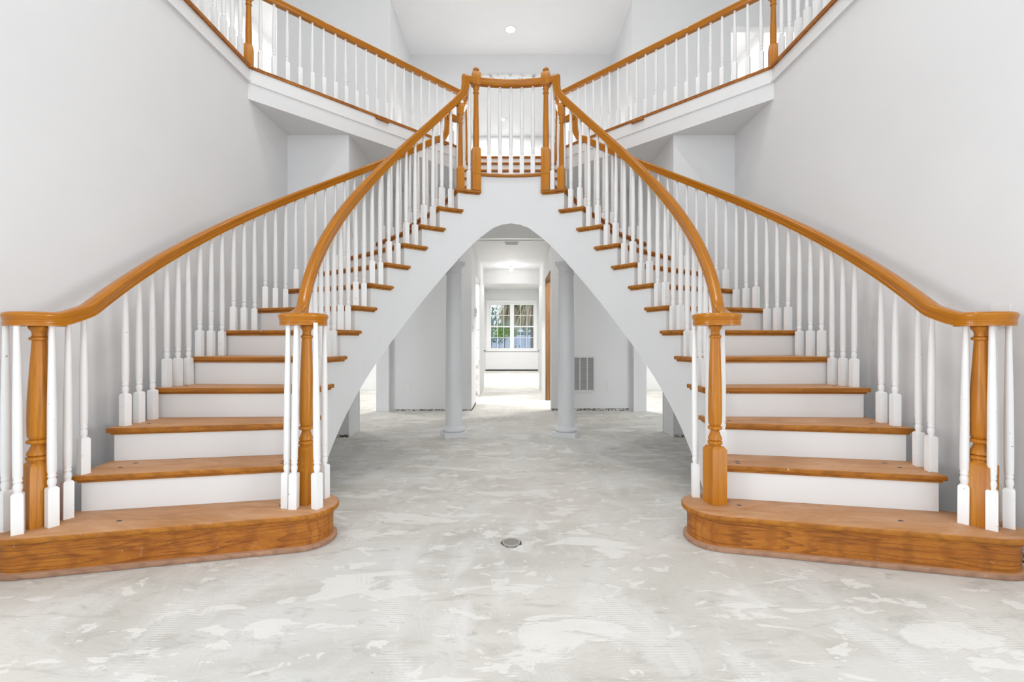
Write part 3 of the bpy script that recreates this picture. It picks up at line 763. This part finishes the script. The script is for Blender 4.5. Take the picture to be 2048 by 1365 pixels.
for s, sd in ((-1, 'left'), (1, 'right')):
    br = thing('stair_railing', f'oak railing on the {sd} side of the short straight flight', 'railing', (X0 + s * .62, 5.2, ZL))
    xs = X0 + s * .615
    q = P(s, 2.197, 70.9)
    path = smoothpath([(q[0], q[1] - .02, 3.585), (q[0] - s * .06, q[1] + .02, 3.59), (xs, 5.20, 3.62), (xs, 5.45, 3.80), (xs, 5.95, 4.17)], 5)
    sweep('handrail', path, side_of(path), 'oak_rail', br)
    for i in range(4):
        for j in range(2):
            if i == 3 and j: continue
            y = ys[i] + .05 + .14 * j; z = ZL + RB * (i + 1)
            zt = 3.62 + max(0, y - 5.2) * .74 - .04
            baluster(br, xs, y, z, zt - z + .01, 0)
    post(ME_BACK, br, (xs, 6.02, ZL + 4 * RB), 0)
# ------------------------------------------------------------------ gallery railings
ME_GAL = newel_tall(.215, .66, .80, .078)
for s, sd in ((-1, 'left'), (1, 'right')):
    gr = thing('gallery_railing', f'oak rail with white balusters along the upper {sd} gallery', 'railing', (X0 + s * XW, YC, ZU), 'upper gallery railings')
    post(ME_GAL, gr, (X0 + s * (XW - .0), YC + .01, ZU - .022), R_(22.5) * -s)
    a = Vector((X0 + s * XW, YC + .012, 0)); b = Vector((X0 + s * .64, YC + XW - .64 + .012, 0)); L = (b - a).length; dr = (b - a) / L
    sweep('handrail', [a + dr * .04 + Vector((0, 0, GRZ)), a + dr * L * .5 + Vector((0, 0, GRZ)), b + Vector((0, 0, GRZ))], side_of([a, (a + b) / 2, b]), 'oak_rail', gr)
    nb = 21
    for i in range(nb):
        p = a + dr * (.10 + (L - .16) * i / (nb - 1) * .995)
        baluster(gr, p.x, p.y, ZU, GRZ - .03 - ZU + .008, R_(45), (R_(random.uniform(-.4, .4)), R_(random.uniform(-.4, .4))))
    a2 = Vector((X0 + s * XW, YC - .03, GRZ)); b2 = Vector((X0 + s * XW, 1.9, GRZ))
    sweep('handrail', [a2, (a2 + b2) / 2, b2], side_of([a2, (a2 + b2) / 2, b2]), 'oak_rail', gr)
    for i in range(18):
        baluster(gr, X0 + s * XW, YC - .12 - .118 * i, ZU, GRZ - .03 - ZU + .008, 0)

# ------------------------------------------------------------------ columns
for (x, rot, sd) in ((-.648, 20, 'left'), (.604, -20, 'right')):
    c = thing('column', f'round white column on square plinth, {sd} of the hall opening', 'column', (x, 5.03, 0), 'columns under the landing')
    bm = bmesh.new(); h = .128
    ca, sa = math.cos(R_(rot)), math.sin(R_(rot))
    prism(bm, [(x + ca * a - sa * b, 5.03 + sa * a + ca * b) for a, b in ((-h, -h), (h, -h), (h, h), (-h, h))], 0, .055)
    link('plinth', fin(bm, 'plinth'), 'column', c)
    bm = bmesh.new(); lathe(bm, [(.115, .055), (.124, .062), (.128, .075), (.124, .088), (.113, .094), (.108, .098), (.108, .106), (.100, .118)], 28, x, 5.03)
    link('base_ring', fin(bm, 'base_ring', 40), 'column', c)
    bm = bmesh.new(); lathe(bm, [(.098, .11), (.095, .14), (.094, .7), (.090, 1.3), (.083, 1.80)], 28, x, 5.03)
    link('shaft', fin(bm, 'shaft', 40), 'column', c)
    bm = bmesh.new(); lathe(bm, [(.083, 1.79), (.092, 1.80), (.092, 1.815), (.085, 1.82), (.085, 1.86), (.092, 1.87), (.100, 1.885), (.100, 1.895)], 28, x, 5.03)
    prism(bm, [(x + ca * a - sa * b, 5.03 + sa * a + ca * b) for a, b in ((-.102, -.102), (.102, -.102), (.102, .102), (-.102, .102))], 1.895, 1.935)
    link('capital', fin(bm, 'capital', 40), 'column', c)

# ------------------------------------------------------------------ fittings
g = thing('return_air_grille', 'white return air grille low on the back wall beside the right column', 'grille', (1.08, YB, .28))
gx0, gx1, gz0, gz1 = .905, 1.262, .285, .835
mesh_boxes('frame', [(gx0, gx1, YB - .014, YB, gz0, gz0 + .028), (gx0, gx1, YB - .014, YB, gz1 - .028, gz1), (gx0, gx0 + .028, YB - .014, YB, gz0 + .028, gz1 - .028), (gx1 - .028, gx1, YB - .014, YB, gz0 + .028, gz1 - .028)], 'grillemetal', g)
mesh_boxes('backing', [(gx0 + .02, gx1 - .02, YB - .003, YB, gz0 + .02, gz1 - .02)], 'slot', g)
for i in range(3):
    x = gx0 + .028 + (gx1 - gx0 - .056) * (i + .5) / 3 + .0
for i in (1, 2):
    x = gx0 + .012 + (gx1 - gx0 - .024) * i / 3
    mesh_boxes('divider', [(x - .007, x + .007, YB - .015, YB, gz0 + .02, gz1 - .02)], 'grillemetal', g)
bm = bmesh.new()
vs_ = [bm.verts.new(p) for p in ((gx0 + .026, YB - .011, -.006), (gx1 - .026, YB - .011, -.006), (gx1 - .026, YB - .002, .006), (gx0 + .026, YB - .002, .006))]
bm.faces.new(vs_)
r = bmesh.ops.extrude_face_region(bm, geom=bm.faces[:]); bmesh.ops.translate(bm, vec=(0, 0, .0022), verts=[v for v in r['geom'] if isinstance(v, bmesh.types.BMVert)])
ms = fin(bm, 'slat'); ms.materials.append(MATS['grilleslat'])
nsl = 30
for i in range(nsl):
    o = link('slat', ms, None, g); o.location = (0, 0, gz0 + .034 + (gz1 - gz0 - .068) * i / (nsl - 1))
def outlet(x, y, z, label):
    t = thing('wall_outlet', label, 'outlet', (x, y, z))
    mesh_boxes('plate', [(x - .036, x + .036, y - .007, y, z - .058, z + .058)], 'plastic', t, .002)
    for dz in (-.022, .022):
        mesh_boxes('socket', [(x - .017, x + .017, y - .009, y - .006, z + dz - .014, z + dz + .014)], 'plastic', t, .002)
outlet(-1.575, YB, .375, 'white duplex outlet low on the back wall near the left pilaster')
outlet(1.465, YB, .372, 'white duplex outlet low on the back wall right of the grille')
t = thing('switch_plate', 'white switch plate on the right foyer wall beside the outer newel', 'switch', (X0 + XW, 2.25, 1.128))
mesh_boxes('plate', [(X0 + XW - .008, X0 + XW, 2.205, 2.30, 1.128, 1.246)], 'plastic', t, .002)
mesh_boxes('toggle', [(X0 + XW - .014, X0 + XW - .006, 2.245, 2.265, 1.17, 1.20)], 'plastic', t, .001)
t = thing('thermostat', 'small grey thermostat on the left hall wall', 'thermostat', (X0 - HW, 7.38, 1.5))
mesh_boxes('body', [(X0 - HW, X0 - HW + .03, 7.33, 7.47, 1.46, 1.60)], 'plastic', t, .004)
mesh_boxes('display', [(X0 - HW + .029, X0 - HW + .032, 7.36, 7.44, 1.52, 1.58)], 'slot', t)
t = thing('switch_plate', 'white switch plate on the left hall wall below the thermostat', 'switch', (X0 - HW, 7.1, 1.2))
mesh_boxes('plate', [(X0 - HW, X0 - HW + .008, 6.99, 7.15, 1.21, 1.33)], 'plastic', t, .002)
for yy in (7.03, 7.11):
    mesh_boxes('toggle', [(X0 - HW + .006, X0 - HW + .016, yy - .01, yy + .01, 1.25, 1.29)], 'plastic', t)
# ceiling vent in the hall
t = thing('ceiling_vent', 'slim white supply vent in the hall ceiling', 'vent', (0, 7.2, ZH))
mesh_boxes('frame', [(-.125, .110, 7.03, 7.19, ZH - .012, ZH)], 'plastic', t, .003)
for i in range(7):
    mesh_boxes('slat', [(-.105, .09, 7.045 + .019 * i, 7.053 + .019 * i, ZH - .018, ZH - .011)], 'grilleslat', t)
def downlight(x, y, z, label, power, r=.055, color=(1, .985, .965), spread=180):
    t = thing('ceiling_light', label, 'ceiling light', (x, y, z))
    bm = bmesh.new(); lathe(bm, [(r, z - .006), (r + .018, z - .006), (r + .022, z - .001), (r + .022, z), (r, z)], 28, x, y, False); link('trim_ring', fin(bm, 'trim_ring', 40), 'plastic', t)
    bm = bmesh.new(); lathe(bm, [(r, z - .001), (r, z - .004), (r * .6, z - .007), (.002, z - .008)], 24, x, y); link('lens', fin(bm, 'lens', 40), 'lens', t)
    o = area('lamp', (x, y, z - .02), (0, 0, 0), r * 2, 0, power, color, 'DISK', spread); o.parent = t; o.matrix_parent_inverse = Matrix.Translation(-Vector(t.location))
downlight(-.025, 7.36, ZA, 'round recessed downlight in the upper alcove ceiling', 62, .075, spread=112)
downlight(-.232, 10.35, ZA, 'round downlight in the room behind the upper opening', 85, .07)
downlight(-1.5, 2.2, ZT, 'unseen downlight added in the high ceiling to brighten the left flight', 62, .08)  # this and the next two are added out of view for even light
downlight(1.5, 2.2, ZT, 'unseen downlight added in the high ceiling to brighten the right flight', 62, .08)
downlight(0, 4.6, ZT, 'unseen downlight added in the high ceiling to brighten the landing', 45, .08)
# hall lamp: bare bulb holder
t = thing('ceiling_light', 'bare bulb on the hall ceiling below the vent', 'ceiling light', (-.015, 9.2, ZH))
bm = bmesh.new(); lathe(bm, [(.05, ZH), (.05, ZH - .015), (.03, ZH - .03), (.025, ZH - .05)], 20, -.015, 9.2); link('holder', fin(bm, 'holder', 40), 'plastic', t)
bm = bmesh.new(); lathe(bm, [(.014, ZH - .045), (.02, ZH - .06), (.032, ZH - .085), (.034, ZH - .10), (.028, ZH - .12), (.014, ZH - .132), (.002, ZH - .135)], 18, -.015, 9.2); link('bulb', fin(bm, 'bulb', 60), 'lens', t)
l = bpy.data.lights.new('lamp', 'POINT'); l.energy = 9; l.shadow_soft_size = .035; l.color = (1, .98, .95)
o = bpy.data.objects.new('lamp', l); COL.objects.link(o); o.location = (-.015, 9.2, ZH - .18); o.parent = t; o.matrix_parent_inverse = Matrix.Translation(-Vector(t.location))
# added lamps brightening the side rooms, bedrooms, far room and hall (invented flush fittings)
def flush(x, y, z, label, power):
    t = thing('ceiling_light', label, 'ceiling light', (x, y, z))
    bm = bmesh.new(); lathe(bm, [(.16, z), (.165, z - .02), (.15, z - .03)], 24, x, y); link('base_plate', fin(bm, 'base_plate', 40), 'plastic', t)
    bm = bmesh.new(); lathe(bm, [(.15, z - .025), (.14, z - .05), (.10, z - .075), (.05, z - .088), (.002, z - .09)], 24, x, y); link('shade', fin(bm, 'shade', 60), 'lens', t)
    o = area('lamp', (x, y, z - .10), (0, 0, 0), .3, 0, power, (1, .98, .95), 'DISK'); o.parent = t; o.matrix_parent_inverse = Matrix.Translation(-Vector(t.location))
flush(-4.0, 7.6, ZS, 'added flush lamp brightening the left side room', 65)
flush(4.0, 7.6, ZS, 'added flush lamp brightening the right side room', 65)
flush(0, 12.6, 2.9, 'added flush lamp brightening the far window room', 240)
flush(-1.45, 8.1, ZH + .1, 'added flush lamp brightening the hall from the room on its left', 76)  # this pair is put in so the doorways brighten the hall
flush(1.45, 7.6, ZH + .1, 'added flush lamp brightening the hall from the room on its right', 76)
flush(0, 6.2, 3.02, 'added flush lamp hidden under the short straight flight', 9)  # added out of sight behind the landing to lift the area below
flush(-3.3, 8.0, 6.4, 'added flush lamp brightening the room beyond the left gallery doorway', 90)
flush(3.3, 8.0, 6.4, 'added flush lamp brightening the room beyond the right gallery doorway', 80)
# floor drain
t = thing('floor_drain', 'round capped pipe in a chipped hole in the concrete floor', 'drain', (DX, DY, -.05))
bm = bmesh.new(); lathe(bm, [(.044, -.05), (.047, -.05), (.047, -.001), (.042, -.001), (.042, -.008), (.002, -.009)], 28, DX, DY + .004); link('pipe', fin(bm, 'pipe', 40), 'concrete_raw', t)
bm = bmesh.new(); lathe(bm, [(.0425, -.010), (.0425, -.005), (.040, -.003), (.002, -.004)], 28, DX, DY + .004); link('cap', fin(bm, 'cap', 40), 'steel', t)

# ------------------------------------------------------------------ far window
win = struct(mesh_boxes('window_1', [(WX0, WX1, YR + .02, YR + .10, WZ0, WZ0 + .06), (WX0, WX1, YR + .02, YR + .10, WZ1 - .05, WZ1), (WX0, WX0 + .055, YR + .02, YR + .10, WZ0 + .06, WZ1 - .05), (WX1 - .055, WX1, YR + .02, YR + .10, WZ0 + .06, WZ1 - .05), (-.07, .07, YR + .02, YR + .10, WZ0 + .06, WZ1 - .05)], 'trimwhite'),
             'white double window with gridded panes at the end of the hall', 'window')
for (a, b) in ((WX0 + .055, -.07), (.07, WX1 - .055)):
    zm = (WZ0 + WZ1) / 2 - .02
    for (z0, z1) in ((WZ0 + .06, zm), (zm + .045, WZ1 - .05)):
        for i in range(3):
            for j in range(2):
                x0 = a + (b - a) * i / 3; x1 = a + (b - a) * (i + 1) / 3; y0 = z0 + (z1 - z0) * j / 2; y1 = z0 + (z1 - z0) * (j + 1) / 2
                mesh_boxes('pane', [(x0, x1, YR + .058, YR + .061, y0, y1)], 'glass', win)
        for i in (1, 2):
            x = a + (b - a) * i / 3; mesh_boxes('muntin', [(x - .009, x + .009, YR + .05, YR + .07, z0, z1)], 'trimwhite', win)
        z = (z0 + z1) / 2; mesh_boxes('muntin', [(a, b, YR + .05, YR + .07, z - .009, z + .009)], 'trimwhite', win)
    mesh_boxes('meeting_rail', [(a, b, YR + .035, YR + .085, zm, zm + .045)], 'trimwhite', win)

# ------------------------------------------------------------------ garden and water seen through the window
struct(mesh_boxes('ground', [(-40, 40, 16.2, 34, -.6, -.3)], 'lawn'), 'lawn outside the far window', 'ground')
struct(mesh_boxes('water', [(-120, 120, 34, 140, -.65, -.45)], 'water'), 'pale blue water beyond the lawn', 'water')
tag(mesh_boxes('water_panel', [(-60, 60, 60, 60.6, -.5, 1.72)], 'water_panel'), 'upright pale blue panel added to raise the band of water', 'wall')  # made-up upright panel standing in for the top of the water
def leaf_blade(bm, p, d, L, wd, droop, n=4):
    d = Vector(d).normalized(); sidev = d.cross(Vector((0, 0, 1)))
    sidev = sidev.normalized() if sidev.length > 1e-3 else Vector((1, 0, 0)); prev = None; q = Vector(p); v = d.copy()
    for i in range(n + 1):
        f = i / n; hw = wd * (1 - f) ** .7 * .5 + .002
        cur = [bm.verts.new(q + sidev * hw), bm.verts.new(q - sidev * hw), bm.verts.new(q - Vector((0, 0, .006)))]
        if prev:
            for j in range(3): bm.faces.new((prev[j], prev[(j + 1) % 3], cur[(j + 1) % 3], cur[j]))
        prev = cur; q = q + v * (L / n); v = (v + Vector((0, 0, -droop / n))).normalized()
def foliage(name, mat, parent, blades):
    bm = bmesh.new()
    for b in blades: leaf_blade(bm, *b)
    return link(name, fin(bm, name), mat, parent)
def palm(x, y, h, r, label, crown=1.0, seed=1):
    rd = random.Random(seed)
    t = thing('palm_tree', label, 'tree', (x, y, -.3))
    bm = bmesh.new(); pr = []
    for i in range(13):
        z = -.3 + (h + .3) * i / 12; pr += [(r * (1.08 if i % 2 else .96) * (1.15 - .2 * i / 12), z)]
    lathe(bm, pr, 14, x, y); link('trunk', fin(bm, 'trunk', 60), 'palm_bark', t)
    dead, green = [], []
    for i in range(320):
        a = rd.uniform(0, 2 * math.pi); dead.append(((x + r * .6 * math.cos(a), y + r * .6 * math.sin(a), h + rd.uniform(-.25, .35)), (math.cos(a), math.sin(a), rd.uniform(-.5, .2)), rd.uniform(.8, 1.7) * crown, .06, rd.uniform(2.4, 4)))
    for i in range(130):
        a = rd.uniform(0, 2 * math.pi); green.append(((x, y, h + rd.uniform(.15, .6)), (math.cos(a), math.sin(a), rd.uniform(-.1, 1.0)), rd.uniform(1.0, 2.0) * crown, .07, rd.uniform(1.0, 2.2)))
    foliage('dead_fronds', 'dead_frond', t, dead); foliage('fronds', 'leaf', t, green)
palm(1.02, 21.5, 2.62, .13, 'palm trunk with hanging dead fronds at the right of the window view', 1.0, 1)
palm(.03, 23.5, 2.85, .075, 'palm with shaggy dead fronds behind the middle of the window', .85, 2)
def bush(x, y, z, r, hgt, mat, label, seed, n=260):
    rd = random.Random(seed); t = thing('shrub', label, 'shrub', (x, y, z))
    bl = []
    for i in range(n):
        a = rd.uniform(0, 2 * math.pi); q = rd.random() ** .5 * r; zz = z + rd.uniform(.0, 1) * hgt * (1 - .5 * (q / r) ** 2)
        bl.append(((x + q * math.cos(a), y + q * math.sin(a), zz), (math.cos(a) * .7, math.sin(a) * .7, rd.uniform(-.1, 1)), rd.uniform(.25, .5) * r, .10 * r + .03, rd.uniform(.4, 1.6), 3))
    foliage('leaves', mat, t, bl)
    bm = bmesh.new(); lathe(bm, [(.04, -.3), (.03, z + hgt * .5)], 8, x, y); link('stem', fin(bm, 'stem'), 'palm_bark', t)
bush(-1.25, 27.5, .9, .9, 2.6, 'leaf_blue', 'tall blue-green tree at the left of the window view', 3, 420)
bush(-.40, 24, 1.25, .62, .75, 'leaf_light', 'bright green shrub in the middle of the left sash', 4, 320)
bush(-.33, 19.5, -.1, .22, .95, 'leaf', 'low green plant at the bottom of the left sash', 5, 110)
bush(.22, 19.8, -.1, .26, 1.05, 'leaf', 'low green plant at the bottom of the right sash', 6, 130)
t = thing('spiky_plant', 'brown arching strap-leaved plant at the lower left of the window', 'plant', (-.85, 18.6, -.3))
rd = random.Random(9)
foliage('leaves', 'dead_frond', t, [((-.85 + rd.uniform(-.1, .1), 18.6 + rd.uniform(-.1, .1), .2 + rd.uniform(0, .35)), (rd.uniform(-.8, 1), rd.uniform(-.6, .6), rd.uniform(.5, 1.4)), rd.uniform(.5, .95), .05, rd.uniform(1.6, 2.8), 6) for i in range(70)])
for i in range(9):
    x = -34 + 8.2 * i + random.uniform(-2, 2)
    t = thing('far_tree', 'dark green tree %s' % ('on the far shore, %s of the row' % ('leftmost', 'second from left', 'third from left', 'fourth from left', 'middle one', 'fourth from right', 'third from right', 'second from right', 'rightmost')[i]), 'tree', (x, 95, -.4), 'trees on the far shore')
    bm = bmesh.new(); bmesh.ops.create_icosphere(bm, subdivisions=3, radius=1)
    for v in bm.verts:
        k = 1 + .22 * math.sin(v.co.x * 5 + i) * math.sin(v.co.z * 6) + random.uniform(-.12, .12); v.co = Vector((x + v.co.x * 3.3 * k, 95 + v.co.y * 3 * k, 4.4 + v.co.z * 3.4 * k))
    link('crown', fin(bm, 'crown'), 'leaf_blue', t)
    bm = bmesh.new(); lathe(bm, [(.4, -.45), (.3, 3)], 8, x, 95); link('trunk', fin(bm, 'trunk'), 'palm_bark', t)
for i, (x, wd, lb) in enumerate(((-2.6, 1.4, 'white boat lift roof at the left of the far shore'), (-.9, 1.7, 'white boat lift roof left of the window mullion'), (1.1, 1.3, 'white boat lift roof right of the window mullion'), (2.5, 1.1, 'white boat lift roof near the palm trunk'))):
    t = thing('boat_lift', lb, 'boat lift', (x, 58.5, -.45), 'boat lifts across the water')
    bm = bmesh.new(); a = [bm.verts.new(p) for p in ((x - wd / 2, 58, 2.25), (x + wd / 2, 58, 2.25), (x, 58, 2.62))]; b = [bm.verts.new(v.co + Vector((0, 1.2, 0))) for v in a]
    bm.faces.new(a); bm.faces.new(b)
    for k in range(3): bm.faces.new((a[k], a[(k + 1) % 3], b[(k + 1) % 3], b[k]))
    link('roof', fin(bm, 'roof'), 'boat', t)
    for dx in (-.45, .45):
        mesh_boxes('post', [(x + dx * wd - .04, x + dx * wd + .04, 58.0, 58.08, -.5, 2.3)], 'pier', t)
    mesh_boxes('deck', [(x - wd / 2, x + wd / 2, 58, 59.2, 1.72, 1.80)], 'boat', t)
